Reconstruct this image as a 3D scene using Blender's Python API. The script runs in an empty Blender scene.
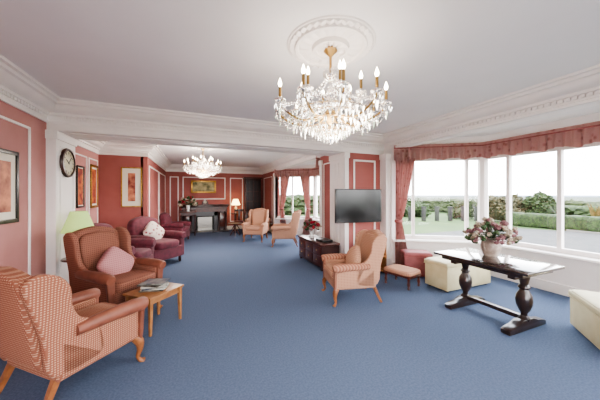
import bpy, bmesh, math, random
from mathutils import Vector, Matrix, noise
random.seed(7)
sc = bpy.context.scene
TH = math.atan2(105, 255)
H = 1.6

# ------------------------------------------------------------ materials
def lin(c):
    def f(v):
        v /= 255.0
        return v/12.92 if v <= 0.04045 else ((v+0.055)/1.055)**2.4
    return (f(c[0]), f(c[1]), f(c[2]), 1)

def mat(name, c, rough=0.6, metal=0.0, c2=None, scale=20, bump=0.0, bscale=None, spec=None, emit=None, estr=0, sheen=0, detail=3, lo=.35, hi=.65, coat=0):
    m = bpy.data.materials.new(name); m.use_nodes = True
    nt = m.node_tree; b = nt.nodes['Principled BSDF']
    b.inputs['Base Color'].default_value = lin(c)
    b.inputs['Roughness'].default_value = rough
    b.inputs['Metallic'].default_value = metal
    if spec is not None: b.inputs['Specular IOR Level'].default_value = spec
    if coat: b.inputs['Coat Weight'].default_value = coat
    if sheen: b.inputs['Sheen Weight'].default_value = sheen
    if emit:
        b.inputs['Emission Color'].default_value = lin(emit); b.inputs['Emission Strength'].default_value = estr
    tc = nt.nodes.new('ShaderNodeTexCoord')
    if c2:
        n = nt.nodes.new('ShaderNodeTexNoise'); n.inputs['Scale'].default_value = scale; n.inputs['Detail'].default_value = detail
        nt.links.new(tc.outputs['Object'], n.inputs['Vector'])
        r = nt.nodes.new('ShaderNodeValToRGB')
        r.color_ramp.elements[0].color = lin(c); r.color_ramp.elements[1].color = lin(c2)
        r.color_ramp.elements[0].position = lo; r.color_ramp.elements[1].position = hi
        nt.links.new(n.outputs['Fac'], r.inputs['Fac']); nt.links.new(r.outputs['Color'], b.inputs['Base Color'])
    if bump:
        n = nt.nodes.new('ShaderNodeTexNoise'); n.inputs['Scale'].default_value = bscale or scale; n.inputs['Detail'].default_value = 3
        nt.links.new(tc.outputs['Object'], n.inputs['Vector'])
        bp = nt.nodes.new('ShaderNodeBump'); bp.inputs['Strength'].default_value = bump; bp.inputs['Distance'].default_value = 0.01
        nt.links.new(n.outputs['Fac'], bp.inputs['Height']); nt.links.new(bp.outputs['Normal'], b.inputs['Normal'])
    return m

def fabric(name, c, c2, period=0.03, kind='diamond', thr=0.35):
    """procedural woven pattern in object space"""
    m = bpy.data.materials.new(name); m.use_nodes = True
    nt = m.node_tree; b = nt.nodes['Principled BSDF']; L = nt.links
    b.inputs['Roughness'].default_value = 0.85; b.inputs['Specular IOR Level'].default_value = 0.2
    tc = nt.nodes.new('ShaderNodeTexCoord'); sp = nt.nodes.new('ShaderNodeSeparateXYZ')
    L.new(tc.outputs['Object'], sp.inputs[0])
    def M(op, a, b2=None):
        n = nt.nodes.new('ShaderNodeMath'); n.operation = op
        for i, v in enumerate((a, b2)):
            if v is None: continue
            if isinstance(v, (int, float)): n.inputs[i].default_value = v
            else: L.new(v, n.inputs[i])
        return n.outputs[0]
    h = M('ADD', sp.outputs['X'], sp.outputs['Y']); z = sp.outputs['Z']
    k = 2*math.pi/period
    if kind == 'diamond':
        a = M('SINE', M('MULTIPLY', M('ADD', h, z), k)); c_ = M('SINE', M('MULTIPLY', M('SUBTRACT', h, z), k))
        v = M('MULTIPLY', a, c_)
    elif kind == 'stripe':
        v = M('SINE', M('MULTIPLY', h, k))
    else:
        n = nt.nodes.new('ShaderNodeTexVoronoi'); n.inputs['Scale'].default_value = 1/period
        L.new(tc.outputs['Object'], n.inputs['Vector']); v = M('SUBTRACT', 0.75, n.outputs['Distance'])
    r = nt.nodes.new('ShaderNodeValToRGB'); L.new(v, r.inputs['Fac'])
    r.color_ramp.elements[0].position = thr-0.12; r.color_ramp.elements[1].position = thr+0.12
    r.color_ramp.elements[0].color = lin(c); r.color_ramp.elements[1].color = lin(c2)
    L.new(r.outputs['Color'], b.inputs['Base Color'])
    return m

M_ceil = mat('ceiling_paint', (230, 226, 225), .9, c2=(227, 223, 222), scale=2)
M_white = mat('white_trim_paint', (238, 231, 227), .55, c2=(234, 226, 222), scale=4)
M_wall = mat('salmon_wall_paint', (182, 128, 123), .8, c2=(176, 122, 117), scale=3)
M_wall2 = mat('red_wall_paint', (160, 94, 88), .8, c2=(154, 88, 82), scale=3)
M_carpet = mat('blue_carpet', (84, 97, 120), .95, c2=(98, 111, 134), scale=60, bump=.35, bscale=220, spec=.1, detail=6)
M_gold = mat('gilt_frame', (190, 150, 80), .35, .8, c2=(150, 110, 50), scale=40)
M_brass = mat('antique_brass', (170, 140, 90), .3, 1.0)
M_blackf = mat('black_frame', (28, 24, 22), .35)
M_mount = mat('mount_card', (222, 214, 198), .9)
M_oak = mat('dark_oak', (34, 24, 21), .3, c2=(48, 32, 26), scale=12, coat=.4)
M_oaktop = mat('dark_polished_top', (38, 30, 28), .16, c2=(52, 40, 36), scale=8, coat=.8)
M_mahog = mat('mahogany', (86, 38, 26), .3, c2=(60, 26, 20), scale=14, coat=.3)
M_mahogd = mat('dark_mahogany', (62, 26, 22), .35, c2=(44, 18, 16), scale=10, coat=.2)
M_wood = mat('golden_oak', (160, 112, 70), .4, c2=(140, 92, 54), scale=14)
M_leg = mat('chair_leg_wood', (150, 96, 58), .35, c2=(124, 76, 44), scale=18)
M_tv = mat('tv_plastic', (10, 10, 12), .3)
M_scr = mat('tv_screen', (10, 11, 14), .15)
M_peach = fabric('peach_weave', (138, 88, 70), (186, 146, 122), .034, 'diamond', .42)
M_rust = mat('rust_leather', (130, 78, 60), .5, c2=(116, 68, 52), scale=10, bump=.1)
M_rustw = fabric('rust_weave', (142, 96, 80), (114, 72, 60), .05, 'diamond', .3)
M_stripe = fabric('salmon_stripe', (174, 128, 106), (146, 98, 80), .05, 'stripe', .0)
M_pink = fabric('pink_cushion', (182, 132, 132), (158, 104, 106), .05, 'diamond', .4)
M_burg = mat('burgundy_velvet', (106, 40, 54), .75, c2=(84, 30, 42), scale=12, sheen=.1)
M_floral = fabric('floral_cushion', (216, 200, 190), (140, 44, 54), .09, 'vor', .47)
M_rose = fabric('rose_beige', (182, 142, 118), (156, 108, 88), .045, 'diamond', .3)
M_cream = mat('cream_vinyl', (206, 196, 158), .55, c2=(198, 186, 146), scale=8)
M_redb = mat('rose_red_vinyl', (150, 84, 84), .6, c2=(136, 72, 72), scale=8)
M_curt = fabric('curtain_fabric', (206, 164, 158), (170, 112, 110), .12, 'vor', .55)
M_curt2 = mat('curtain_trim', (150, 86, 84), .8)
M_green = mat('lampshade_green', (160, 186, 114), .8, emit=(180, 200, 124), estr=.25)
M_shade = mat('lampshade_lit', (240, 220, 170), .8, emit=(255, 220, 150), estr=2)
M_bulb = mat('candle_bulb', (255, 240, 210), .3, emit=(255, 236, 200), estr=9)
M_china = mat('vase_china', (176, 160, 148), .35, c2=(140, 122, 112), scale=18)
M_wchina = mat('white_china', (232, 232, 230), .25)
M_leaf = mat('leaf_green', (62, 86, 46), .6, c2=(42, 64, 32), scale=20)
M_dry1 = mat('dried_pink_flower', (156, 114, 116), .9, c2=(114, 76, 80), scale=60)
M_dry2 = mat('dried_cream_flower', (190, 178, 160), .9, c2=(140, 122, 100), scale=60)
M_redfl = mat('red_flower', (176, 40, 56), .8, c2=(130, 24, 38), scale=60)
M_book1 = mat('magazine_cover_blue', (50, 62, 84), .3, c2=(150, 150, 140), scale=9)
M_book2 = mat('magazine_cover_grey', (130, 126, 116), .3, c2=(60, 54, 48), scale=11)
M_paper = mat('paper', (215, 212, 204), .8)
M_art1 = mat('abstract_red_art', (104, 30, 32), .6, c2=(214, 140, 104), scale=5)
M_art2 = mat('landscape_art', (96, 98, 62), .6, c2=(190, 176, 130), scale=5)
M_art3 = mat('orange_art', (196, 110, 50), .6, c2=(120, 34, 40), scale=9)
M_face = mat('clock_face', (176, 166, 132), .4, c2=(150, 138, 102), scale=6)
M_fire = mat('fire_metal', (150, 146, 140), .3, .8)
M_firei = mat('hearth_black', (16, 14, 14), .6)
M_tile = mat('hearth_stone', (60, 56, 58), .3)
M_grass = mat('lawn', (42, 64, 15), .95, c2=(54, 74, 20), scale=.6, detail=6)
M_field = mat('far_field', (38, 50, 34), 1, c2=(48, 56, 42), scale=.03)
M_sea = mat('sea_water', (66, 80, 94), .8)
M_drive = mat('drive_tarmac', (54, 53, 53), .9, c2=(64, 62, 61), scale=2, detail=6)
M_hedge = mat('hedge_leaves', (15, 26, 7), .9, c2=(46, 63, 19), scale=9, detail=6, bump=1, bscale=12)
M_bush2 = mat('olive_bush_leaves', (22, 32, 11), .9, c2=(58, 66, 27), scale=8, detail=6, bump=1, bscale=12)
M_bushp = mat('flowering_bush_leaves', (22, 34, 12), .9, c2=(76, 66, 40), scale=8, detail=6, bump=1, bscale=12)
M_pampas = mat('golden_grass', (100, 78, 36), .95, c2=(66, 62, 24), scale=6)
M_post = mat('dark_post', (34, 32, 30), .8)
M_plast = mat('exterior_render', (100, 96, 90), .9)

def mix_mat(name, glossc, trans, rough=.05):
    m = bpy.data.materials.new(name); m.use_nodes = True; nt = m.node_tree
    for n in list(nt.nodes): nt.nodes.remove(n)
    o = nt.nodes.new('ShaderNodeOutputMaterial'); mx = nt.nodes.new('ShaderNodeMixShader')
    t = nt.nodes.new('ShaderNodeBsdfTransparent'); g = nt.nodes.new('ShaderNodeBsdfGlossy')
    g.inputs['Roughness'].default_value = rough; g.inputs['Color'].default_value = glossc
    mx.inputs[0].default_value = 1-trans
    nt.links.new(t.outputs[0], mx.inputs[1]); nt.links.new(g.outputs[0], mx.inputs[2]); nt.links.new(mx.outputs[0], o.inputs[0])
    return m
M_crys = mix_mat('crystal', (1, .97, .94, 1), .3, .12)
M_glass = mix_mat('window_glass', (1, 1, 1, 1), .98, .0)

# ------------------------------------------------------------ mesh builder
class MB:
    def __init__(s, name, loc=(0, 0, 0), rot=0):
        s.name = name; s.bm = bmesh.new(); s.mats = []; s.loc = loc; s.rot = rot
    def mi(s, m):
        if m not in s.mats: s.mats.append(m)
        return s.mats.index(m)
    def add(s, t, m, M=None, fn=None):
        i = s.mi(m)
        bmesh.ops.recalc_face_normals(t, faces=t.faces)
        for f in t.faces: f.material_index = i; f.smooth = True
        if M is not None: bmesh.ops.transform(t, matrix=M, verts=t.verts)
        if fn:
            for v in t.verts: v.co = Vector(fn(v.co))
        me = bpy.data.meshes.new('tmp'); t.to_mesh(me); t.free(); s.bm.from_mesh(me); bpy.data.meshes.remove(me)
    def box(s, a, b, m, bev=0.0, seg=2, M=None, fn=None):
        t = bmesh.new(); bmesh.ops.create_cube(t, size=1)
        for v in t.verts:
            v.co = Vector([a[i]+(v.co[i]+.5)*(b[i]-a[i]) for i in range(3)])
        if bev: bmesh.ops.bevel(t, geom=list(t.edges), offset=bev, segments=seg, profile=.5, affect='EDGES')
        s.add(t, m, M, fn)
    def prism(s, pts, h0, h1, axis, m, bev=0.0, seg=3, M=None, fn=None):
        t = bmesh.new()
        def P(p, h):
            return {'x': (h, p[0], p[1]), 'y': (p[0], h, p[1]), 'z': (p[0], p[1], h)}[axis]
        a = [t.verts.new(P(p, h0)) for p in pts]; b = [t.verts.new(P(p, h1)) for p in pts]
        n = len(pts); t.faces.new(a); t.faces.new(b[::-1])
        for i in range(n): t.faces.new((a[i], a[(i+1) % n], b[(i+1) % n], b[i]))
        bmesh.ops.recalc_face_normals(t, faces=t.faces)
        if bev:
            ed = [e for e in t.edges if (e.verts[0] in a) == (e.verts[1] in a)]
            bmesh.ops.bevel(t, geom=ed, offset=bev, segments=seg, profile=.5, affect='EDGES')
        s.add(t, m, M, fn)
    def se(s, c, r, m, e=.35, nu=28, nv=16, M=None, fn=None, e2=None):
        """superellipsoid"""
        t = bmesh.new(); e2 = e if e2 is None else e2
        pw = lambda v, p: math.copysign(abs(v)**p, v)
        rings = []
        for j in range(nv+1):
            ph = -math.pi/2+math.pi*j/nv
            if j in (0, nv): rings.append([t.verts.new((c[0], c[1], c[2]+math.copysign(r[2], ph)))]); continue
            rings.append([t.verts.new((c[0]+r[0]*pw(math.cos(ph), e2)*pw(math.cos(2*math.pi*i/nu), e), c[1]+r[1]*pw(math.cos(ph), e2)*pw(math.sin(2*math.pi*i/nu), e), c[2]+r[2]*pw(math.sin(ph), e2))) for i in range(nu)])
        for j in range(nv):
            A, B = rings[j], rings[j+1]
            for i in range(nu):
                k = (i+1) % nu
                if len(A) == 1: t.faces.new((A[0], B[k], B[i]))
                elif len(B) == 1: t.faces.new((A[i], A[k], B[0]))
                else: t.faces.new((A[i], A[k], B[k], B[i]))
        s.add(t, m, M, fn)
    def lathe(s, prof, m, c=(0, 0, 0), n=20, M=None, fn=None):
        t = bmesh.new(); rings = []
        for r, z in prof:
            rings.append([t.verts.new((c[0]+max(r, .0004)*math.cos(2*math.pi*i/n), c[1]+max(r, .0004)*math.sin(2*math.pi*i/n), c[2]+z)) for i in range(n)])
        for A, B in zip(rings, rings[1:]):
            for i in range(n): t.faces.new((A[i], A[(i+1) % n], B[(i+1) % n], B[i]))
        t.faces.new(rings[0]); t.faces.new(rings[-1])
        s.add(t, m, M, fn)
    def tube(s, pts, rad, m, n=8, M=None, sq=False):
        t = bmesh.new(); rings = []; pts = [Vector(p) for p in pts]
        if isinstance(rad, (int, float)): rad = [rad]*len(pts)
        up = None
        for i, p in enumerate(pts):
            d = (pts[min(i+1, len(pts)-1)]-pts[max(i-1, 0)]).normalized()
            if up is None:
                up = Vector((0, 0, 1)) if abs(d.z) < .9 else Vector((1, 0, 0))
            sd = d.cross(up).normalized(); up = sd.cross(d).normalized()
            rings.append([t.verts.new(p+rad[i]*(sd*math.cos(2*math.pi*(k+.5)/n)+up*math.sin(2*math.pi*(k+.5)/n))) for k in range(n)])
        for A, B in zip(rings, rings[1:]):
            for i in range(n): t.faces.new((A[i], A[(i+1) % n], B[(i+1) % n], B[i]))
        t.faces.new(rings[0]); t.faces.new(rings[-1])
        s.add(t, m, M)
    def ico(s, c, r, m, sub=2, disp=0, fr=3, sc=(1, 1, 1)):
        t = bmesh.new(); bmesh.ops.create_icosphere(t, subdivisions=sub, radius=1)
        o = Vector((random.random()*50, random.random()*50, 0))
        for v in t.verts:
            k = 1+disp*noise.noise(v.co*fr+o) if disp else 1
            v.co = Vector((c[0]+v.co.x*r*k*sc[0], c[1]+v.co.y*r*k*sc[1], c[2]+v.co.z*r*k*sc[2]))
        s.add(t, m)
    def sweep(s, path, prof, m, closed=False, fn=None):
        t = bmesh.new(); mt = miter(path, closed); rings = []
        for p, nrm in zip(path, mt):
            rings.append([t.verts.new((p[0]+nrm[0]*o, p[1]+nrm[1]*o, z)) for o, z in prof])
        k = len(prof); n = len(path)
        for a in range(n if closed else n-1):
            A, B = rings[a], rings[(a+1) % n]
            for i in range(k): t.faces.new((A[i], A[(i+1) % k], B[(i+1) % k], B[i]))
        if not closed: t.faces.new(rings[0]); t.faces.new(rings[-1])
        s.add(t, m, None, fn)
    def done(s, parent=None, ang=38):
        me = bpy.data.meshes.new(s.name)
        s.bm.to_mesh(me); s.bm.free()
        for m in s.mats: me.materials.append(m)
        me.set_sharp_from_angle(angle=math.radians(ang))
        o = bpy.data.objects.new(s.name, me); sc.collection.objects.link(o)
        o.location = s.loc; o.rotation_euler = (0, 0, s.rot)
        if parent: o.parent = parent
        return o

def miter(path, closed=False):
    n = len(path); out = []
    def nr(a, b):
        d = Vector((b[0]-a[0], b[1]-a[1])).normalized(); return Vector((-d.y, d.x))
    for i in range(n):
        a = nr(path[i-1], path[i]) if (closed or i > 0) else None
        b = nr(path[i], path[(i+1) % n]) if (closed or i < n-1) else None
        if a is None: out.append(b)
        elif b is None: out.append(a)
        else:
            m = (a+b); m = m/max(m.length_squared, .01)*2; out.append(m)
    return out
def inset(path, d, closed=False):
    return [(p[0]+m[0]*d, p[1]+m[1]*d) for p, m in zip(path, miter(path, closed))]
def smooth(pts, k=4, closed=False):
    n = len(pts); out = []
    rng = range(n if closed else n-1)
    for i in rng:
        g = lambda j: Vector(pts[j % n] if closed else pts[max(0, min(n-1, j))])
        p0, p1, p2, p3 = g(i-1), g(i), g(i+1), g(i+2)
        for q in range(k):
            t = q/k
            out.append(tuple(.5*((2*p1)+(p2-p0)*t+(2*p0-5*p1+4*p2-p3)*t*t+(3*p1-p0-3*p2+p3)*t**3)))
    if not closed: out.append(tuple(pts[-1]))
    return out

# ------------------------------------------------------------ room shell
XL, XR, YB, YF = -1.9, 3.95, -3.0, 4.6
CZ = 2.9; YB2 = 5.2; XO = 2.9; XL2 = -2.2; YJ = 7.7; XL3 = -1.15; YFAR = 12.2; XR2 = 3.05
bay1 = [(XR, -1.2), (5.45, -.25), (5.45, 3.4), (XR, 4.35)]
bay2 = [(XR2, 6.0), (4.4, 6.85), (4.4, 9.2), (XR2, 10.1)]
outl = [(XL-.1, YB-.1), (XR, YB-.1)]+bay1+[(XR, YF+.3), (XR2, YF+.3)]+bay2+[(XR2, YFAR+.1), (XL3-.1, YFAR+.1), (XL3-.1, YJ+.1), (XL2-.1, YJ+.1), (XL2-.1, YF+.3), (XL-.1, YF+.3)]
o = MB('floor'); o.prism(outl, -.2, 0, 'z', M_carpet); o.done()
o = MB('ceiling'); o.box((-2.6, YB-.2, CZ), (4.1, YFAR+.2, CZ+.2), M_ceil)
o.done()
def wall(name, boxes, m):
    o = MB(name)
    for a, b in boxes: o.box(a, b, m)
    return o.done()
wall('wall_left', [((XL-.2, YB, 0), (XL, YF, CZ))], M_wall)
wall('wall_left_rear', [((XL2-.2, YB2, 0), (XL2, YJ, CZ))], M_wall)
wall('wall_alcove', [((XL2-.2, YJ, 0), (XL3-.1, YJ+.15, CZ)), ((XL3-.15, YJ, 0), (XL3, YFAR, CZ))], M_wall2)
wall('wall_far', [((XL3-.2, YFAR, 0), (XR2+.2, YFAR+.2, CZ))], M_wall2)
wall('wall_return', [((XO+.02, YF+.0, 0), (XR+.15, YB2, 2.5))], M_wall2)
wall('wall_right_near', [((XR, YB, 0), (XR+.2, -1.2, CZ))], M_wall)
wall('wall_right_corner', [((XR, 4.36, 0), (XR+.2, YF, 2.6))], M_white)
wall('wall_right_rear', [((XR2, YB2, 0), (XR2+.2, 6.0, CZ)), ((XR2, 10.1, 0), (XR2+.2, YFAR, CZ))], M_wall2)
wall('wall_back', [((XL-.2, YB-.2, 0), (XR+.2, YB, .3)), ((XL-.2, YB-.2, 2.6), (XR+.2, YB, CZ)), ((XL-.2, YB-.2, .3), (XL+.2, YB, 2.6)), ((XR-.2, YB-.2, .3), (XR+.2, YB, 2.6))], M_wall)  # wide opening added in this unseen wall to admit skylight
# beam and headers
o = MB('trim_ceiling_beam')
o.box((XL2-.2, YF, 2.5), (XR+.15, YB2, CZ), M_white)
o.box((XL+.2, YF-.02, 2.5), (XO, YF+.02, 2.54), M_white, .008)
o.box((XL+.2, YF+.1, 2.485), (XO, YF+.14, 2.505), M_white, .005)
o.box((XL+.2, YB2-.14, 2.485), (XO, YB2-.1, 2.505), M_white, .005)
o.done()
o = MB('trim_bay_header_front'); o.box((XR, -1.25, 2.6), (XR+.2, YF, CZ), M_white); o.done()
o = MB('trim_bay_header_rear'); o.box((XR2, 5.95, 2.6), (XR2+.15, 10.15, CZ), M_white); o.done()
# pilasters
def pilaster(o, a, b, side):
    o.box((a[0], a[1], 0), (b[0], b[1], 2.5), M_white, .004, 1)
    o.box((a[0]-.015, a[1]-.015, 0), (b[0]+.015, b[1]+.015, .2), M_white, .008)
    o.box((a[0]-.02, a[1]-.02, 2.38), (b[0]+.02, b[1]+.02, 2.5), M_white, .012)
o = MB('trim_pilaster_left'); pilaster(o, (XL-.2, YF-.02), (-1.79, YB2), 0)
o.box((-1.795, YF+.08, .3), (-1.78, YF+.1, 2.3), M_white); o.box((-1.795, YB2-.1, .3), (-1.78, YB2-.08, 2.3), M_white)
o.done()
o = MB('trim_pilaster_opening'); pilaster(o, (XO, YF-.02), (XO+.1, YB2+.02), 0)
for y in (YF+.08, YF+.22, YF+.36, YF+.5): o.box((XO-.01, y, .3), (XO+.01, y+.015, 2.3), M_white)
o.done()
o = MB('trim_pilaster_right'); pilaster(o, (XR-.12, YF-.2), (XR+.04, YF+.01), 0); o.done()
o = MB('trim_pilaster_bay'); pilaster(o, (XR2-.03, 5.88), (XR2+.12, 6.0), 0); o.done()
o = MB('trim_pilaster_bay_far'); pilaster(o, (XR2-.03, 10.1), (XR2+.12, 10.25), 0); o.done()
# cornices
K = .78
prof = [(-.02, 2.60), (.025, 2.60), (.03, 2.63), (.015, 2.64), (.015, 2.70), (.05*K, 2.71), (.06*K, 2.74), (.12*K, 2.76), (.17*K, 2.79), (.2*K, 2.83), (.24*K, 2.84), (.25*K, 2.87), (.3*K, 2.875), (.31*K, CZ+.01), (-.02, CZ+.01)]
o = MB('trim_cornice_front'); pth = [(XL, YB), (XR, YB), (XR, YF), (XL, YF)]
o.sweep(pth, prof, M_white, True)
for x0, x1, y, ax in ((XL, XR, YF, 0), (YB, YF, XL, 1), (YB, YF, XR, 2)):
    n = int((x1-x0)/.06)
    for i in range(3, n-2):
        u = x0+i*.06
        if ax == 0: o.box((u, YF-.04, 2.665), (u+.035, YF-.01, 2.7), M_white)
        elif ax == 1: o.box((XL+.01, u, 2.665), (XL+.04, u+.035, 2.7), M_white)
        else: o.box((XR-.04, u, 2.665), (XR-.01, u+.035, 2.7), M_white)
o.done()
o = MB('trim_cornice_rear'); pth = [(XL2, YB2), (XR2, YB2), (XR2, YFAR), (XL3, YFAR), (XL3, YJ), (XL2, YJ)]
o.sweep(pth, prof, M_white, True); o.done()
# baseboards
bp = [(-.01, 0), (.02, 0), (.02, .14), (.012, .17), (-.01, .18)]
def bb(name, path): o = MB(name); o.sweep(path, bp, M_white); o.done()
bb('baseboard_left', [(XL, YF), (XL, YB)])
bb('baseboard_left_rear', [(XL3, YFAR), (XL3, YJ), (XL2, YJ), (XL2, YB2)])
bb('baseboard_far', [(XR2, 10.25), (XR2, YFAR), (XL3, YFAR)])
bb('baseboard_return', [(XR-.1, YF), (XO+.1, YF)])
# panel mouldings
def panel(o, axis, c, u0, u1, z0, z1, sgn, w=.03):
    for (a0, a1, b0, b1) in ((u0, u1, z0, z0+w), (u0, u1, z1-w, z1), (u0, u0+w, z0, z1), (u1-w, u1, z0, z1)):
        lo, hi = sorted((c-.002*sgn, c+.018*sgn))
        if axis == 'x': o.box((lo, a0, b0), (hi, a1, b1), M_white, .005, 1)
        else: o.box((a0, lo, b0), (a1, hi, b1), M_white, .005, 1)
o = MB('trim_panels_left')
panel(o, 'x', XL, 2.2, 4.2, .35, 2.44, 1); panel(o, 'x', XL, -.6, 1.9, .35, 2.44, 1); o.done()
o = MB('trim_panels_left_rear')
panel(o, 'x', XL2, 5.5, 6.95, .35, 2.44, 1); panel(o, 'x', XL2, 7.05, 7.62, .35, 2.44, 1); o.done()
o = MB('trim_panels_return')
panel(o, 'y', YF, 3.12, 3.7, .35, 2.36, -1, .04); o.done()
o = MB('trim_panels_far')
panel(o, 'y', YFAR, -1.0, -.65, .35, 2.4, -1, .045); panel(o, 'y', YFAR, -.5, 1.3, 1.4, 2.4, -1, .045)
panel(o, 'y', YFAR, 1.5, 2.1, .35, 2.4, -1, .045); o.done()
o = MB('trim_panels_alcove')
panel(o, 'x', XL3, 7.9, 9.8, .35, 2.4, 1, .04); panel(o, 'x', XL3, 10.0, 11.9, .35, 2.4, 1, .04); o.done()
o = MB('trim_panels_right_rear')
panel(o, 'x', XR2, 5.35, 5.8, .35, 2.4, -1); panel(o, 'x', XR2, 10.5, 11.9, .35, 2.4, -1)
o.done()

# ------------------------------------------------------------ bays
def bay(idx, path, seg_mulls, face=.13):
    mid = MB('wall_bay_%d' % idx)
    mid.sweep(path, [(-.16, -.5), (0, -.5), (0, .62), (-.16, .62)], M_white)
    mid.sweep(path, [(0, 0), (.02, 0), (.02, .16), (0, .17)], M_white)
    mid.sweep(path, [(-.16, 2.4), (0, 2.4), (0, 2.95), (-.16, 2.95)], M_white)
    mid.prism([(path[0][0]+.1, path[0][1])]+inset(path, -.1)[1:-1]+[(path[-1][0]+.1, path[-1][1])], 2.78, 2.98, 'z', M_ceil)
    mid.sweep(path, [(-.01, 2.66), (.03, 2.66), (.04, 2.7), (.09, 2.74), (.11, 2.785), (-.01, 2.785)], M_white)
    mid.done()
    w = MB('window_%d' % idx)
    w.sweep(path, [(-.2, .61), (face, .61), (face+.01, .63), (face, .655), (-.2, .655)], M_white)
    w.sweep(path, [(-.13, .65), (-.05, .65), (-.05, .73), (-.13, .73)], M_white)
    w.sweep(path, [(-.13, 2.33), (-.05, 2.33), (-.05, 2.42), (-.13, 2.42)], M_white)
    w.sweep(path, [(-.092, .7), (-.088, .7), (-.088, 2.36), (-.092, 2.36)], M_glass)
    ip = inset(path, -.09)
    for k, p in enumerate(ip):
        if 0 < k < 3: w.lathe([(.095, .65), (.095, 2.42)], M_white, (p[0]-.01, p[1], 0), 8)
    for si, ms in seg_mulls.items():
        a = Vector(ip[si]); b = Vector(ip[si+1]); d = (b-a); L = d.length; d.normalize(); ang = math.atan2(d.y, d.x)
        for u, wd in ms:
            if u < 0: u = L+u
            c = a+d*u
            w.box((-wd/2, -.045, .66), (wd/2, .045, 2.4), M_white, .006, 1, M=Matrix.Translation((c.x, c.y, 0)) @ Matrix.Rotation(ang, 4, 'Z'))
    w.done()
    # gathered fabric valance with festooned hem
    pel = MB('window_valance')
    pp = inset(path, .16); pp[0] = (path[0][0]-.06, path[0][1]+.12); pp[-1] = (path[-1][0]-.06, path[-1][1]-.12)
    t = bmesh.new(); cols = []; s = 0
    for i in range(len(pp)-1):
        a = Vector(pp[i]); b = Vector(pp[i+1]); L = (b-a).length; n = max(2, int(L/.012))
        nn = Vector((-(b-a).y, (b-a).x)).normalized()
        for q in range(n+(1 if i == len(pp)-2 else 0)):
            f = q/n; p = a.lerp(b, f); ss = s+L*f
            col = []
            for z, am in ((2.65, .006), (2.60, .008), (2.58, .014), (2.48, .022), (2.38, .03), (2.31, .034)):
                w_ = am*math.sin(ss*2*math.pi/.105)+am*.4*math.sin(ss*2*math.pi/.19)
                zz = z+(.045*abs(math.sin(ss*math.pi/.42)) if z < 2.33 else 0)
                qv = p+nn*w_; col.append(t.verts.new((qv.x, qv.y, zz)))
            cols.append(col)
        s += L
    for A, B in zip(cols, cols[1:]):
        for i in range(5): t.faces.new((A[i], B[i], B[i+1], A[i+1]))
    bmesh.ops.solidify(t, geom=list(t.faces), thickness=.006)
    pel.add(t, M_curt)
    pel.sweep(inset(pp, .012), [(-.004, 2.575), (.012, 2.575), (.012, 2.595), (-.004, 2.595)], M_curt2)
    pel.done(ang=80)
def curtain(name, base, direc, z0, z1, w, tie=None, side=1):
    """draped curtain; base= fixed edge point, direc= unit 2D direction of spread"""
    o = MB(name); d = Vector(direc).normalized(); nn = Vector((-d.y, d.x)); t = bmesh.new(); rows = []
    nz = 30; nu = 90
    for j in range(nz+1):
        z = z0+(z1-z0)*j/nz
        ws = w
        if tie:
            q = (z-tie)/(z1-tie) if z > tie else (tie-z)/(tie-z0)*.55
            ws = w*(.32+.68*min(1, q)**.8)
        row = []
        for i in range(nu+1):
            u = i/nu; am = .035*(.5+.5*ws/w)
            p = Vector(base)+d*(u*ws)+nn*(am*math.sin(u*2*math.pi*7)+.012*math.sin(u*31+z*2))
            row.append(t.verts.new((p.x, p.y, z)))
        rows.append(row)
    for A, B in zip(rows, rows[1:]):
        for i in range(nu): t.faces.new((A[i], A[i+1], B[i+1], B[i]))
    bmesh.ops.solidify(t, geom=list(t.faces), thickness=.006)
    o.add(t, M_curt)
    if tie:
        c = Vector(base)+d*(w*.16)
        o.se((c.x, c.y, tie), (.09, .075, .035), M_curt2, e=1, e2=.5)
    o.done(ang=80)

bay(1, bay1, {0: [(.9, .05)], 1: [(.5, .05), (1.6, .06), (2.54, .06), (3.28, .06)], 2: [(.32, .05), (-.45, .05)]})
bay(2, bay2, {0: [(.8, .05)], 1: [(.8, .06), (1.6, .06)], 2: [(.4, .05), (.95, .05)]})
dc = Vector((1.5, -.95)).normalized()
curtain('curtain', (3.93, 4.23), (dc.x, dc.y), .04, 2.42, .40, tie=1.05)
curtain('curtain', (3.99, -1.05), (dc.x, -dc.y), .04, 2.42, .36, tie=1.05)
dc2 = Vector((1.35, -.9)).normalized()
curtain('curtain', (3.2, 9.9), (dc2.x, dc2.y), .04, 2.42, .42, tie=1.05)
curtain('curtain', (4.2, 9.15), (-dc2.x, -dc2.y), .04, 2.42, .42, tie=1.05)
# unseen rear window frame, added behind the camera to let skylight in
o = MB('window_3')
for x in (-1.7, -.4, .9, 2.2, 3.75): o.box((x-.03, YB-.12, .3), (x+.03, YB-.05, 2.6), M_white)
o.box((-1.7, YB-.12, .3), (3.75, YB-.05, .36), M_white); o.box((-1.7, YB-.12, 2.54), (3.75, YB-.05, 2.6), M_white); o.done()

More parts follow.
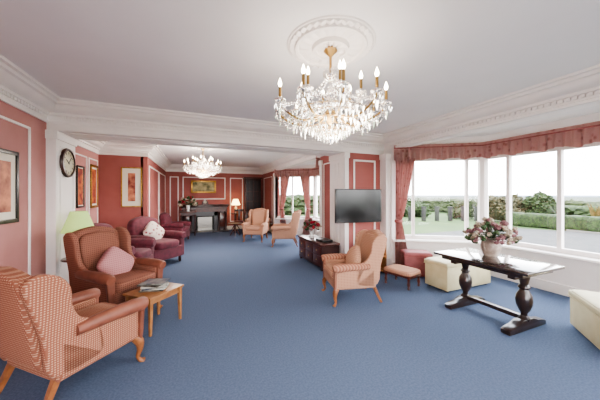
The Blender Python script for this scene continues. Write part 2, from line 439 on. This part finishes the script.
# ------------------------------------------------------------ ceiling rose
def rose(loc, R):
    o = MB('ceiling_rose', loc); t = bmesh.new(); nr_, nt_ = 40, 144; rings = []
    for j in range(nr_+1):
        r = R*j/nr_+.001; f = j/nr_; ring = []
        for i in range(nt_):
            a = 2*math.pi*i/nt_
            z = .008
            if f < .35: z = .035+.012*math.cos(12*a)*math.sin(f/.35*math.pi)
            elif f < .42: z = .05
            elif f < .75: z = .018+.014*abs(math.cos(9*a))*math.sin((f-.42)/.33*math.pi)
            elif f < .82: z = .035
            elif f < .95: z = .02+.008*math.cos(36*a)
            if f > .985: z = 0
            ring.append(t.verts.new((r*math.cos(a), r*math.sin(a), -z)))
        rings.append(ring)
    for A, B in zip(rings, rings[1:]):
        for i in range(nt_): t.faces.new((A[i], A[(i+1) % nt_], B[(i+1) % nt_], B[i]))
    t.faces.new(rings[0]); o.add(t, M_white); o.done()
CHX, CHY = 1.09, 1.95
rose((CHX, CHY, CZ-.001), .38); rose((.2, 7.4, CZ-.001), .36)

# ------------------------------------------------------------ chandelier
def chandelier(loc, power, full=True):
    e = bpy.data.objects.new('chandelier', None); sc.collection.objects.link(e); e.location = loc
    b = MB('stem')
    b.lathe([(.0, -.03), (.055, -.035), (.06, -.05), (.03, -.08), (.012, -.1), (.012, -.2), (.02, -.22)], M_brass)
    b.lathe([(.02, -.22), (.045, -.26), (.02, -.3), (.015, -.36), (.04, -.4), (.055, -.45), (.03, -.5), (.02, -.55)], M_crys)
    b.lathe([(.02, -.55), (.05, -.58), (.06, -.62), (.04, -.66), (.02, -.68), (.0, -.7)], M_brass)
    ends = []
    for tier, (nn, RR, z0, off) in enumerate(((10, .46, -.6, 0), (6, .26, -.5, .3))):
        for i in range(nn):
            a = 2*math.pi*i/nn+off; ca, sa = math.cos(a), math.sin(a)
            pr = [(.04, z0), (.12*RR/.44, z0-.04), (.24*RR/.44, z0-.075), (.34*RR/.44, z0-.05), (.42*RR/.44, z0+.01), (RR, z0+.05)]
            pr = smooth(pr, 3)
            b.tube([(r*ca, r*sa, z) for r, z in pr], .008, M_crys if tier else M_brass, 6)
            sp = smooth([(.2*RR/.44, z0-.07), (.24*RR/.44, z0-.02), (.2*RR/.44, z0+.02), (.16*RR/.44, z0-.01)], 3)
            b.tube([(r*ca, r*sa, z) for r, z in sp], .005, M_crys, 5)
            c = (RR*ca, RR*sa, z0+.05); ends.append((c, a))
            b.lathe([(.006, -.01), (.045, .005), (.048, .012), (.02, .01), (.014, .03), (.014, .035)], M_crys, c, 12)
            b.lathe([(.012, .03), (.012, .115)], M_brass, c, 8)
            b.lathe([(.006, .115), (.014, .13), (.016, .145), (.008, .17), (.001, .19)], M_bulb, c, 8)
    b.done(e)
    k = MB('crystals')
    def drop(p, s, l):
        k.lathe([(0, l), (s, l*.45), (s*.7, 0), (0, -l)], M_crys, p, 5)
    for (c, a) in ends:
        for q in range(7):
            aa = 2*math.pi*q/7
            drop((c[0]+.043*math.cos(aa), c[1]+.043*math.sin(aa), c[2]-.035), .01, .03)
        drop((c[0], c[1], c[2]-.085), .018, .05)
        drop((c[0]*.85, c[1]*.85, c[2]-.14), .014, .04)
        drop((c[0]*.72, c[1]*.72, c[2]-.17), .016, .045)
    def swag(p, q, sag, nb):
        for i in range(nb+1):
            f = i/nb; v = Vector(p).lerp(Vector(q), f); v.z -= sag*4*f*(1-f)
            k.ico(v, .0095, M_crys, 1)
    out = [x[0] for x in ends[:10]]; inn = [x[0] for x in ends[10:]]
    for i in range(10):
        swag(out[i], out[(i+1) % 10], .06, 14); swag(out[i], out[(i+1) % 10], .11, 16)
    for i in range(10): swag((0.03*math.cos(ends[i][1]), 0.03*math.sin(ends[i][1]), -.27), out[i], .1, 22)
    for i in range(6): swag(inn[i], inn[(i+1) % 6], .06, 10); swag(out[int(i*1.67)], inn[i], .05, 10)
    for rr, zz, n2 in ((.35, -.645, 34), (.30, -.67, 30), (.24, -.71, 28), (.17, -.75, 22), (.11, -.785, 16), (.06, -.81, 8)):
        for i in range(n2):
            a = 2*math.pi*i/n2; drop((rr*math.cos(a), rr*math.sin(a), zz), .013, .036)
        k.tube([(rr*math.cos(2*math.pi*i/24), rr*math.sin(2*math.pi*i/24), zz+.035) for i in range(25)], .003, M_brass, 5)
    drop((0, 0, -.83), .025, .04)
    for i in range(16):
        a = 2*math.pi*i/16
        drop((.06*math.cos(a), .06*math.sin(a), -.25), .009, .03)
    k.done(e)
    l = bpy.data.lights.new('chandelier_light', 'POINT'); l.energy = power; l.color = (1, .93, .85); l.shadow_soft_size = .35
    lo = bpy.data.objects.new('bulb_light', l); sc.collection.objects.link(lo); lo.parent = e; lo.location = (0, 0, -.75)
chandelier((CHX, CHY, CZ), 28); chandelier((.2, 7.4, CZ), 65)
chandelier((1.05, -1.6, CZ), 30)  # unseen extra chandelier, added behind the camera to brighten the near room

# ------------------------------------------------------------ wing chair
def wing_chair(loc, face, mo, mi, ma=None, s=1.0, cushion=None, name='wing_armchair', wingh=1.0, rear=None):
    o = MB(name, (loc[0], loc[1], 0), math.atan2(face[1], face[0])); ma = ma or mo; S = Matrix.Scale(s, 4)
    o.box((-.32, -.33, .24), (.36, .33, .41), mo, .03, 3, S)
    o.se((.05, 0, .45), (.34, .27, .075), mi, e=.25, e2=.45, M=S)
    half = smooth([(.25, .36), (.27, .7), (.295, .93), (.27, 1.04), (.15, 1.09), (0, 1.115)], 3)
    outl_ = [(y, z*wingh if z > .9 else z) for y, z in half]+[(-y, z*wingh if z > .9 else z) for y, z in half[::-1][1:]]
    sh = lambda v: (v.x-(v.z-.4)*.2, v.y, v.z)
    o.prism(outl_, -.40, -.27, 'x', rear or mo, .035, 3, S, sh)
    half2 = smooth([(.215, .42), (.23, .7), (.245, .9), (.2, 1.01), (.1, 1.04), (0, 1.055)], 3)
    o2 = [(y, z) for y, z in half2]+[(-y, z) for y, z in half2[::-1][1:]]
    o.prism(o2, -.30, -.215, 'x', mi, .04, 4, S, sh)
    wing = smooth([(-.34, .30), (-.40, .6), (-.50, .95), (-.49, 1.04), (-.41, 1.075), (-.30, 1.03), (-.24, .93), (-.225, .8), (-.17, .68), (-.06, .61), (.0, .5), (.0, .3)], 3, True)
    for sg in (-1, 1):
        y0, y1 = sorted((sg*.27, sg*.335))
        fl = lambda v, sg=sg: (v.x, v.y+sg*max(0, (v.x+.5))*.10*min(1, max(0, (v.z-.6)*3)), v.z)
        o.prism(wing, y0, y1, 'y', mo, .02, 3, S, fl)
        o.box((-.3, sg*.30-.035, .25), (.33, sg*.30+.035, .56), mo, .02, 3, S)
        o.tube([(-.2, sg*.33, .585), (-.05, sg*.335, .59), (.1, sg*.34, .59), (.25, sg*.345, .585), (.36, sg*.345, .575), (.385, sg*.345, .57)], [.045, .055, .06, .064, .064, .05], ma, 14, S)
        o.prism(smooth([(sg*.28, .25), (sg*.285, .5), (sg*.29, .6), (sg*.345, .64), (sg*.405, .585), (sg*.37, .5), (sg*.345, .25)], 3, True), .325, .365, 'x', ma, .012, 2, S)
        o.tube(smooth([(.31, sg*.29, .26), (.345, sg*.315, .2), (.35, sg*.32, .13), (.335, sg*.31, .06), (.35, sg*.32, .022), (.375, sg*.335, .0)], 3), [.045, .044, .043, .042, .038, .033, .028, .024, .021, .018, .017, .018, .02, .022, .026, .03][:16], M_leg, 10, S)
        o.tube([(-.3, sg*.28, .26), (-.36, sg*.29, .12), (-.42, sg*.30, 0)], [.032, .026, .022], M_leg, 4, S)
    o.tube([(.362, -.32, .405), (.372, 0, .405), (.362, .32, .405)], .008, mo, 6, S)
    if cushion:
        Mx = S @ Matrix.Translation((-.06, 0.02, .64)) @ Matrix.Rotation(math.radians(-22), 4, 'Y') @ Matrix.Rotation(math.radians(45), 4, 'X')
        o.se((0, 0, 0), (.085, .19, .19), cushion, e=.9, e2=.45, M=Mx)
    return o.done(ang=55)

wing_chair((-.95, 2.8), (.66, .75), M_peach, M_peach, M_rust, .98)
wing_chair((-.96, 4.12), (.74, -.67), M_rustw, M_rustw, M_rust, 1.04, cushion=M_pink)
wing_chair((2.25, 3.42), (-.97, .22), M_rose, M_rose, M_stripe, .94, cushion=M_rose)
wing_chair((2.0, 8.95), (-.5, -.85), M_rose, M_rose, None, 1.0)
wing_chair((2.65, 7.75), (-.9, .35), M_rose, M_rose, None, 1.0)
def club_chair(loc, face, cushion, w=.8, m=M_burg, name='burgundy_armchair', pillow=M_floral, s=1.0):
    o = MB(name, (loc[0], loc[1], 0), math.atan2(face[1], face[0])); hw = w/2; S = Matrix.Scale(s, 4)
    o.box((-.36, -hw+.06, .12), (.36, hw-.06, .36), m, .03, 3, S)
    o.se((.06, 0, .42), (.34, hw-.15, .09), m, e=.3, e2=.45, M=S)
    sh = lambda v: (v.x-(v.z-.4)*.22, v.y, v.z)
    half = smooth([(hw-.1, .36), (hw-.09, .7), (hw-.13, .88), (hw*.4, .96), (0, .99)], 3)
    o.prism(half+[(-a, b) for a, b in half[::-1][1:]], -.38, -.2, 'x', m, .05, 4, S, sh)
    for sg in (-1, 1):
        o.box((-.36, sg*(hw-.06)-.06, .12), (.34, sg*(hw-.06)+.06, .54), m, .03, 3, S)
        o.tube([(-.32, sg*(hw-.05), .56), (0, sg*(hw-.05), .57), (.33, sg*(hw-.05), .56), (.37, sg*(hw-.05), .56)], [.07, .085, .085, .06], m, 14, S)
        for x in (-.3, .3): o.lathe([(.02, 0), (.03, .03), (.028, .13)], M_mahogd, (x, sg*(hw-.1), 0), 10, M=S)
    if cushion:
        o.se((0, 0, 0), (.08, .2, .2), pillow, e=.9, e2=.45, M=S @ Matrix.Translation((-.1, .02, .66)) @ Matrix.Rotation(math.radians(-20), 4, 'Y') @ Matrix.Rotation(math.radians(45), 4, 'X'))
    return o.done(ang=55)
club_chair((-.83, 6.8), (.72, -.69), True, .86, s=1.1)
club_chair((-1.27, 5.8), (.95, -.3), False, .8, s=1.08)
club_chair((-.6, 9.9), (.9, -.3), False, .76)
club_chair((2.45, 10.5), (-.5, -.86), True, .86, M_rose, 'beige_armchair')

# ------------------------------------------------------------ side table + magazines
a45 = math.atan2(-.67, .74)
o = MB('side_table', (-.46, 3.6, 0), a45)
o.box((-.22, -.25, .415), (.22, .25, .44), M_wood, .008)
o.box((-.19, -.22, .35), (.19, .22, .415), M_wood, .004)
for x in (-.18, .18):
    for y in (-.21, .21): o.tube([(x, y, .415), (x*1.03, y*1.03, 0)], [.03, .017], M_wood, 4)
o.done()
o = MB('magazine_stack', (-.46, 3.6, .441), a45+.5)
z = 0
for i, (m, r, dx, dy, th) in enumerate(((M_book2, 0, 0, 0, .018), (M_paper, .1, .01, 0, .01), (M_book1, .3, .01, -.01, .02), (M_paper, .25, 0, 0, .008), (M_book2, -.3, -.02, 0, .02), (M_book1, -.1, .01, .01, .014))):
    o.box((-.14+dx, -.105+dy, z), (.13+dx, .105+dy, z+th), m, .002, 1, M=Matrix.Rotation(r, 4, 'Z')); z += th
o.done()

# ------------------------------------------------------------ lamp on table
def lamp(loc, tz, R, shade, h=.3, name='table_lamp', power=3):
    o = MB(name, (loc[0], loc[1], tz))
    o.lathe([(0, 0), (.075, 0), (.08, .02), (.04, .04), (.03, .06), (.065, .12), (.08, .18), (.06, .25), (.025, .3), (.02, .34), (.012, .36), (.012, .42)], M_china)
    t = bmesh.new(); n = 40; A, B = [], []
    z0 = .37
    for i in range(n):
        a = 2*math.pi*i/n; k = 1+.01*(i % 2)
        A.append(t.verts.new((R*k*math.cos(a), R*k*math.sin(a), z0))); B.append(t.verts.new((R*.5*k*math.cos(a), R*.5*k*math.sin(a), z0+h)))
    for i in range(n): t.faces.new((A[i], A[(i+1) % n], B[(i+1) % n], B[i]))
    o.add(t, shade)
    o.lathe([(R*.5, z0+h-.01), (R*.51, z0+h)], shade, n=24)
    o.done(ang=20)
o = MB('lamp_table', (-1.57, 4.68, 0))
o.lathe([(0, .66), (.19, .66), (.2, .67), (.19, .69), (0, .69)], M_mahog, n=28)
o.lathe([(.03, .2), (.035, .3), (.02, .4), (.03, .55), (.05, .66)], M_mahog)
for i in range(3):
    a = i*2.094; o.tube([(.02*math.cos(a), .02*math.sin(a), .28), (.1*math.cos(a), .1*math.sin(a), .16), (.16*math.cos(a), .16*math.sin(a), 0)], [.025, .02, .015], M_mahog, 6)
o.done()
lamp((-1.57, 4.68), .691, .2, M_green)

# ------------------------------------------------------------ trestle table
o = MB('refectory_table', (3.66, 2.17, 0))
o.box((-.38, -.58, .725), (.38, .58, .76), M_oaktop, .008)
o.box((-.31, -.5, .67), (.31, .5, .725), M_oak, .004)
for sg in (-1, 1):
    y = sg*.36
    o.prism(smooth([(-.36, 0), (-.37, .05), (-.28, .075), (-.2, .085), (-.1, .12), (.1, .12), (.2, .085), (.28, .075), (.37, .05), (.36, 0)], 2), y-.05, y+.05, 'y', M_oak, .008, 2)
    o.lathe([(.055, .1), (.06, .13), (.035, .16), (.035, .19), (.055, .22), (.078, .28), (.085, .34), (.078, .4), (.05, .45), (.045, .47), (.06, .49), (.06, .5), (.04, .53), (.05, .58), (.06, .62), (.06, .68)], M_oak, (0, y, 0), 20)
    o.box((-.26, y-.04, .62), (.26, y+.04, .68), M_oak, .008)
o.box((-.035, -.36, .1), (.035, .36, .15), M_oak, .005)
o.done()

def bouquet(name, loc, vase, ms, R, hh, n, hs=.035, leaf=True):
    o = MB(name, loc)
    vase(o); top = hh
    for i in range(n):
        a = random.random()*2*math.pi; el = random.random()**.6*math.pi/2*1.15; rr = R*(.75+.35*random.random())
        p = Vector((rr*math.sin(el)*math.cos(a), rr*math.sin(el)*math.sin(a), top+rr*.85*math.cos(el)))
        o.tube([(0, 0, top-.06), tuple(Vector((p.x*.5, p.y*.5, (top+p.z)/2+.01))), tuple(p)], .003, M_leaf, 4)
        m = random.choice(ms)
        for q in range(5):
            o.ico((p.x+random.uniform(-1, 1)*hs*.5, p.y+random.uniform(-1, 1)*hs*.5, p.z+random.uniform(-1, 1)*hs*.4), hs*random.uniform(.45, .8), m, 1, .7, 3)
        if leaf and i % 2 == 0:
            a2 = random.random()*6.28; c = p*.8; c.z = top+.3*(p.z-top)
            t = bmesh.new(); d = Vector((math.cos(a2), math.sin(a2), .3)); sd = Vector((-math.sin(a2), math.cos(a2), 0)); L = hs*2.6
            vs = [t.verts.new(c), t.verts.new(c+d*L*.5+sd*L*.22), t.verts.new(c+d*L-Vector((0, 0, L*.3))), t.verts.new(c+d*L*.5-sd*L*.22)]
            t.faces.new(vs); o.add(t, M_leaf)
    o.done(ang=60)
def vase_jug(o):
    o.lathe([(0, 0), (.08, 0), (.09, .02), (.115, .08), (.12, .14), (.105, .2), (.095, .23), (.105, .25), (.09, .25), (.08, .2), (0, .19)], M_china, n=24)
    for sg in (-1, 1): o.tube([(sg*.1, 0, .22), (sg*.15, 0, .2), (sg*.15, 0, .13), (sg*.115, 0, .1)], .009, M_china, 6)
bouquet('flower_vase', (3.80, 2.27, .761), vase_jug, [M_dry1, M_dry2, M_dry2, M_dry1, M_leaf], .28, .25, 95, .036)
def vase_w(o):
    o.lathe([(0, 0), (.05, 0), (.06, .02), (.04, .05), (.06, .12), (.075, .2), (.085, .24), (.07, .24), (0, .2)], M_wchina, n=20)

# ------------------------------------------------------------ TV + cabinet
o = MB('television', (3.07, 4.33, 1.38), math.radians(-6))
o.box((-.52, -.02, -.34), (.52, .03, .34), M_tv, .008); o.box((-.505, -.023, -.325), (.505, -.019, .325), M_scr)
o.box((-.15, .03, -.15), (.15, .07, .15), M_tv); o.box((.04, .06, -.04), (.1, .25, .04), M_tv)
o.done()
o = MB('media_cabinet')
o.box((2.42, 4.72, .52), (2.875, 6.02, .57), M_mahog, .008); o.box((2.45, 4.75, .06), (2.87, 6.0, .52), M_mahogd)
for i in range(3):
    y = 4.78+i*.41; o.box((2.435, y, .12), (2.45, y+.38, .3), M_mahog, .005); o.box((2.435, y, .32), (2.45, y+.38, .5), M_mahog, .005)
    for z in (.21, .41): o.ico((2.425, y+.19, z), .015, M_brass, 1)
for y in (4.77, 5.94):
    for x in (2.46, 2.81): o.box((x, y, 0), (x+.05, y+.05, .06), M_mahogd)
o.done()
bouquet('flower_arrangement', (2.62, 5.6, .571), vase_w, [M_dry1, M_dry2, M_redfl, M_leaf], .2, .25, 34, .045)
o = MB('set_top_box', (2.66, 5.05, .571)); o.box((-.12, -.18, 0), (.12, .18, .05), M_tv, .005); o.box((-.122, -.1, .015), (-.119, .1, .035), M_scr); o.done()
o = MB('bookcase_stand', (3.42, 4.28, 0))
for x in (-.2, .17): o.box((x, -.14, 0), (x+.03, .14, .66), M_wood, .004)
for z in (.06, .34, .64): o.box((-.2, -.145, z), (.2, .14, z+.03), M_wood, .004)
o.box((-.18, .12, .05), (.18, .135, .65), M_wood)
for i, (m, hh) in enumerate(((M_redb, .2), (M_book1, .22), (M_paper, .19), (M_mahog, .21), (M_book2, .2))): o.box((-.15+i*.05, -.1, .37), (-.11+i*.05, .08, .37+hh), m, .003)
o.done()
# ------------------------------------------------------------ stool, ottomans
o = MB('footstool', (3.42, 3.52, 0), .25)
o.box((-.19, -.26, .19), (.19, .26, .235), M_mahog, .012); o.se((0, 0, .26), (.2, .27, .05), M_rose, e=.3, e2=.6)
for x in (-.16, .16):
    for y in (-.22, .22): o.lathe([(.016, 0), (.024, .015), (.015, .04), (.026, .09), (.018, .13), (.024, .19)], M_mahog, (x, y, 0), 10)
o.done()
def ottoman(name, cx, cy, hx, hy, h, m, ml, rot=0):
    o = MB(name, (cx, cy, 0), rot)
    for x in (-hx+.06, hx-.06):
        for y in (-hy+.06, hy-.06): o.lathe([(.025, 0), (.03, .03)], M_mahogd, (x, y, 0), 10)
    o.box((-hx, -hy, .03), (hx, hy, h-.1), m, .012); o.box((-hx-.012, -hy-.012, h-.095), (hx+.012, hy+.012, h-.03), ml, .015, 3)
    o.se((0, 0, h-.035), (hx+.005, hy+.005, .035), ml, e=.15, e2=.6)
    o.tube([(-hx-.012, -hy-.012, h-.095), (hx+.012, -hy-.012, h-.095), (hx+.012, hy+.012, h-.095), (-hx-.012, hy+.012, h-.095), (-hx-.012, -hy-.012, h-.095)], .006, ml, 5)
    o.done()
ottoman('blanket_box', 4.33, 3.13, .55, .22, .5, M_cream, M_cream, 0)
ottoman('red_ottoman', 4.05, 3.8, .25, .16, .5, M_redb, M_redb, -.55)
ottoman('cream_ottoman', 4.12, 1.14, .42, .29, .47, M_cream, M_cream, .71)

# ------------------------------------------------------------ pictures
def picture(axis, c, u, z, w, h, sgn, fr, art, mount=.08, fw=.035, name='framed_picture'):
    o = MB(name)
    def bx(u0, u1, z0, z1, d0, d1, m, bev=0):
        lo, hi = sorted((c+sgn*d0, c+sgn*d1))
        if axis == 'x': o.box((lo, u0, z0), (hi, u1, z1), m, bev)
        else: o.box((u0, lo, z0), (u1, hi, z1), m, bev)
    a, b, p, q = u-w/2, u+w/2, z-h/2, z+h/2
    bx(a, b, p, q, .002, .02, M_mount)
    bx(a+mount+fw, b-mount-fw, p+mount+fw, q-mount-fw, .02, .023, art)
    for x0, x1, y0, y1 in ((a, b, p, p+fw), (a, b, q-fw, q), (a, a+fw, p, q), (b-fw, b, p, q)): bx(x0, x1, y0, y1, .002, .035, fr, .006)
    o.done()
picture('x', XL, 3.6, 1.69, .68, .8, 1, M_blackf, M_art1, .08, .045)
picture('x', XL2, 6.57, 1.77, .36, .86, 1, M_blackf, M_art3, .02)
picture('x', XL2, 7.35, 1.8, .46, 1.0, 1, M_gold, M_art3, .04, .06)
picture('y', YJ, -1.5, 1.8, .46, 1.02, -1, M_gold, M_art1, .12, .03)
picture('y', YFAR, .36, 1.97, 1.05, .56, -1, M_gold, M_art2, .0, .07)
# clock
o = MB('wall_clock'); Mc = Matrix.Translation((-1.79, 4.87, 2.08)) @ Matrix.Rotation(math.pi/2, 4, 'Y')
o.lathe([(0, .005), (.21, .005), (.22, .02), (.21, .045), (.185, .05), (.18, .03), (0, .03)], M_mahogd, M=Mc, n=36)
o.lathe([(0, .03), (.178, .03), (.178, .034), (0, .034)], M_face, M=Mc, n=36)
for i in range(12):
    a = i*math.pi/6; o.box((-.006, .13, .034), (.006, .165, .037), M_blackf, M=Mc @ Matrix.Rotation(a, 4, 'Z'))
o.box((-.005, -.02, .036), (.005, .13, .04), M_blackf, M=Mc @ Matrix.Rotation(.8, 4, 'Z')); o.box((-.007, -.02, .036), (.007, .09, .04), M_blackf, M=Mc @ Matrix.Rotation(2.6, 4, 'Z'))
o.done()

# ------------------------------------------------------------ fireplace & far furniture
o = MB('fireplace', (.41, YFAR-.02, 0))
o.box((-1.02, -.42, 1.12), (1.02, 0, 1.18), M_mahogd, .012); o.box((-.97, -.36, 1.06), (.97, 0, 1.12), M_mahogd, .01)
o.box((-.92, -.3, .86), (.92, 0, 1.06), M_mahog)
for sg in (-1, 1):
    x = sorted((sg*.92, sg*.52)); o.box((x[0], -.28, 0), (x[1], 0, .88), M_mahogd)
    o.box((x[0]+.07, -.295, .18), (x[1]-.07, -.27, .8), M_mahog, .01)
    o.lathe([(.05, .0), (.05, .1), (.035, .14), (.03, .4), (.035, .76), (.05, .8), (.05, .86)], M_mahogd, (sg*.86, -.33, 0), 12)
    o.lathe([(.05, .0), (.05, .1), (.035, .14), (.03, .4), (.035, .76), (.05, .8), (.05, .86)], M_mahogd, (sg*.57, -.33, 0), 12)
o.box((-.52, -.06, 0), (.52, 0, .9), M_firei)
o.box((-.52, -.2, 0), (-.38, -.05, .86), M_tile); o.box((.38, -.2, 0), (.52, -.05, .86), M_tile); o.box((-.52, -.2, .68), (.52, -.05, .86), M_tile)
o.box((-.3, -.24, .05), (.3, -.1, .12), M_fire)
for i in range(9): o.box((-.28+i*.068, -.25, .12), (-.265+i*.068, -.23, .3), M_fire)
o.box((-.3, -.25, .29), (.3, -.23, .31), M_fire); o.box((-.3, -.09, .1), (.3, -.06, .62), M_fire)
o.box((-1.0, -.6, 0), (1.0, -.0, .04), M_tile, .005)
o.done()
o = MB('mantel_clock', (.41, YFAR-.25, 1.181)); o.prism(smooth([(-.14, 0), (-.13, .08), (-.07, .2), (0, .23), (.07, .2), (.13, .08), (.14, 0)], 3), -.05, .05, 'y', M_mahog, .01)
o.lathe([(0, 0), (.06, 0), (.06, .006), (0, .006)], M_face, M=Matrix.Translation((0, -.05, .11)) @ Matrix.Rotation(math.pi/2, 4, 'X')); o.done()
o = MB('console_table', (-.25, 10.95, 0))
o.box((-.3, -.22, .92), (.3, .22, .96), M_mahog, .01); o.box((-.27, -.19, .8), (.27, .19, .92), M_mahogd)
for x in (-.25, .25):
    for y in (-.17, .17): o.lathe([(.015, 0), (.025, .1), (.018, .4), (.03, .7), (.03, .82)], M_mahogd, (x, y, 0), 8)
o.done()
bouquet('flower_arrangement', (-.25, 10.95, .961), vase_w, [M_redfl, M_leaf, M_dry2, M_leaf], .32, .3, 34, .06)
def small_table(loc, h, r=.28):
    o = MB('occasional_table', (loc[0], loc[1], 0)); o.lathe([(0, h-.03), (r-.01, h-.03), (r, h-.015), (r-.01, h), (0, h)], M_mahog, n=28)
    o.lathe([(.03, .2), (.04, .3), (.02, .4), (.03, h-.1), (.05, h-.03)], M_mahog)
    for i in range(3):
        a = i*2.094+.4; o.tube([(.02*math.cos(a), .02*math.sin(a), .28), (.12*math.cos(a), .12*math.sin(a), .16), (.22*math.cos(a), .22*math.sin(a), 0)], [.025, .02, .015], M_mahog, 6)
    o.done()
small_table((1.7, 11.75), .78, .23); lamp((1.7, 11.75), .782, .2, M_shade, .26)
o = MB('display_cabinet', (2.5, 11.9, 0))
o.box((-.4, -.22, .0), (.4, .24, .85), M_mahogd, .008); o.box((-.36, -.16, .85), (.36, .24, 2.35), M_mahogd, .006); o.box((-.42, -.22, 2.35), (.42, .26, 2.42), M_mahog, .012)
for x in (-.33, .02):
    o.box((x, -.235, .1), (x+.31, -.215, .78), M_mahog, .008); o.box((x, -.175, .92), (x+.31, -.155, 2.28), M_tv)
    for z in (1.3, 1.75): o.box((x, -.18, z), (x+.31, -.17, z+.02), M_mahog)
    o.box((x+.15, -.18, .92), (x+.16, -.165, 2.28), M_mahog)
o.done()
def side_chair(loc, face):
    o = MB('dining_chair', (loc[0], loc[1], 0), math.atan2(face[1], face[0]))
    o.box((-.2, -.22, .41), (.22, .22, .45), M_mahogd, .01); o.se((.01, 0, .46), (.2, .2, .035), M_burg, e=.3, e2=.6)
    for sg in (-1, 1):
        o.tube([(.19, sg*.19, .42), (.2, sg*.2, 0)], [.02, .015], M_mahogd, 6)
        o.tube([(-.26, sg*.2, 0), (-.19, sg*.19, .42), (-.2, sg*.19, .7), (-.27, sg*.19, .98)], .018, M_mahogd, 6)
    o.box((-.28, -.2, .88), (-.25, .2, .98), M_mahogd, .01); o.box((-.25, -.05, .45), (-.235, .05, .9), M_mahogd, .004, fn=lambda v: (v.x-(v.z-.6)*.02, v.y, v.z))
    o.done()
side_chair((1.75, 11.15), (-.2, -1)); small_table((1.45, 10.2), .5)

# ------------------------------------------------------------ exterior
G = -.35
o = MB('ground_lawn'); o.box((-60, -80, G-.3), (110, 110, G), M_grass); o.done()
o = MB('far_fields'); o.box((110, -900, G-1.5), (400, 900, G-.4), M_field); o.box((-60, 110, G-1.5), (110, 900, G-.4), M_field); o.done()
o = MB('sea'); o.box((400, -2500, G-.9), (3500, 2500, G-.3), M_sea); o.done()
o = MB('driveway'); o.prism([(6.5, -40), (18.4, -40), (18.4, 7), (17, 9.5), (9, 9.5), (6.5, 8)], G, G+.02, 'z', M_drive); o.done()
o = MB('path_kerb'); o.box((18.4, -40, G), (18.52, 7.2, G+.1), M_plast); o.done()
def bush(loc, R, h, m, n=26, name='bush'):
    o = MB(name, (loc[0], loc[1], G))
    for i in range(n):
        a = random.random()*6.28; rr = R*math.sqrt(random.random())*.8; zz = h*(.25+.6*random.random()*(1-.5*(rr/R)**2))
        o.ico((rr*math.cos(a), rr*math.sin(a), zz), R*random.uniform(.25, .42), m, 3, .9, 3.5, (1, 1, .85))
    o.ico((0, 0, h*.35), R*.8, m, 2, .4, 2, (1, 1, min(1.4, .45*h/R)))
    o.done(ang=20)
def hedge(p, q, h, w, m, name='hedge'):
    o = MB(name); a, b = Vector(p), Vector(q); L = (b-a).length; n = int(L/.55)
    for i in range(n+1):
        c = a.lerp(b, i/n)
        for k in range(3): o.ico((c.x+random.uniform(-.2, .2), c.y+random.uniform(-.2, .2), G+h*(.22+.28*k)), w*.62, m, 2, .6, 3, (1, 1, h/w*.38))
    o.done(ang=20)
hedge((21.8, -14), (22.3, 8.5), 1.25, .9, M_hedge)
hedge((24, -14), (26.5, 30), 1.5, 1.2, M_bush2)
hedge((8, 24), (25, 26), 1.9, 1.3, M_hedge)
bush((20.6, 11.6), 1.2, 2.2, M_bushp); bush((22.3, 10.2), 1.1, 2.2, M_hedge)
bush((14.5, 19), 1.6, 2.4, M_hedge); bush((11.5, 18.5), 1.2, 1.7, M_bush2); bush((18.2, 17.5), 1.2, 1.6, M_hedge); bush((20.5, 14.5), 1.0, 1.5, M_bush2)
o = MB('ornamental_grasses', (20.4, 6.0, G))
for i in range(420):
    a = random.random()*6.28; cx = random.uniform(-.3, .5); cy = random.uniform(-3.2, .8)
    h = random.uniform(.8, 1.5); dx, dy = random.uniform(-.25, .25), random.uniform(-.3, .3)
    o.tube([(cx, cy, 0), (cx+dx*.4, cy+dy*.4, h*.6), (cx+dx, cy+dy, h)], [.03, .04, .012], M_pampas, 3)
o.done()
o = MB('clipped_hedge')
for i in range(15):
    y = 6.2+i*.27
    o.se((19.0+.08*math.sin(i), y, G+.42), (.38, .36, .42), M_hedge, e=.5, nu=20, nv=12, fn=lambda v: v+Vector((noise.noise(v*4), noise.noise(v*4+Vector((9, 0, 0))), noise.noise(v*4+Vector((0, 9, 0)))))*.06)
o.done(ang=20)
o = MB('garden_posts')
for i in range(9):
    x, y = 12.0+i*.95, 15.5-i*.35
    o.box((x-.11, y-.11, G), (x+.11, y+.11, G+1.0), M_post, .01); o.box((x-.14, y-.14, G+1.0), (x+.14, y+.14, G+1.07), M_post, .01)
o.done()

# ------------------------------------------------------------ world
w = bpy.data.worlds.new('sky'); sc.world = w; w.use_nodes = True; nt = w.node_tree
bg = nt.nodes['Background']; tc = nt.nodes.new('ShaderNodeTexCoord'); sp = nt.nodes.new('ShaderNodeSeparateXYZ')
r = nt.nodes.new('ShaderNodeValToRGB'); nt.links.new(tc.outputs['Generated'], sp.inputs[0]); nt.links.new(sp.outputs['Z'], r.inputs['Fac'])
r.color_ramp.elements[0].position = 0; r.color_ramp.elements[0].color = (.99, .985, .98, 1)
r.color_ramp.elements[1].position = .6; r.color_ramp.elements[1].color = (.85, .91, 1, 1)
nt.links.new(r.outputs['Color'], bg.inputs['Color']); bg.inputs['Strength'].default_value = 4.4

# ------------------------------------------------------------ camera
cam = bpy.data.cameras.new('camera'); co = bpy.data.objects.new('camera', cam); sc.collection.objects.link(co)
cam.sensor_width = 36; cam.lens = 255/600*36; cam.shift_y = -5/600; cam.clip_start = .05; cam.clip_end = 5000
co.location = (0, 0, H); co.rotation_euler = (math.pi/2, 0, -TH)
sc.camera = co
sc.view_settings.view_transform = 'AgX'
try: sc.view_settings.look = 'AgX - Medium High Contrast'
except Exception as ex: print(ex)
sc.view_settings.exposure = 1.75
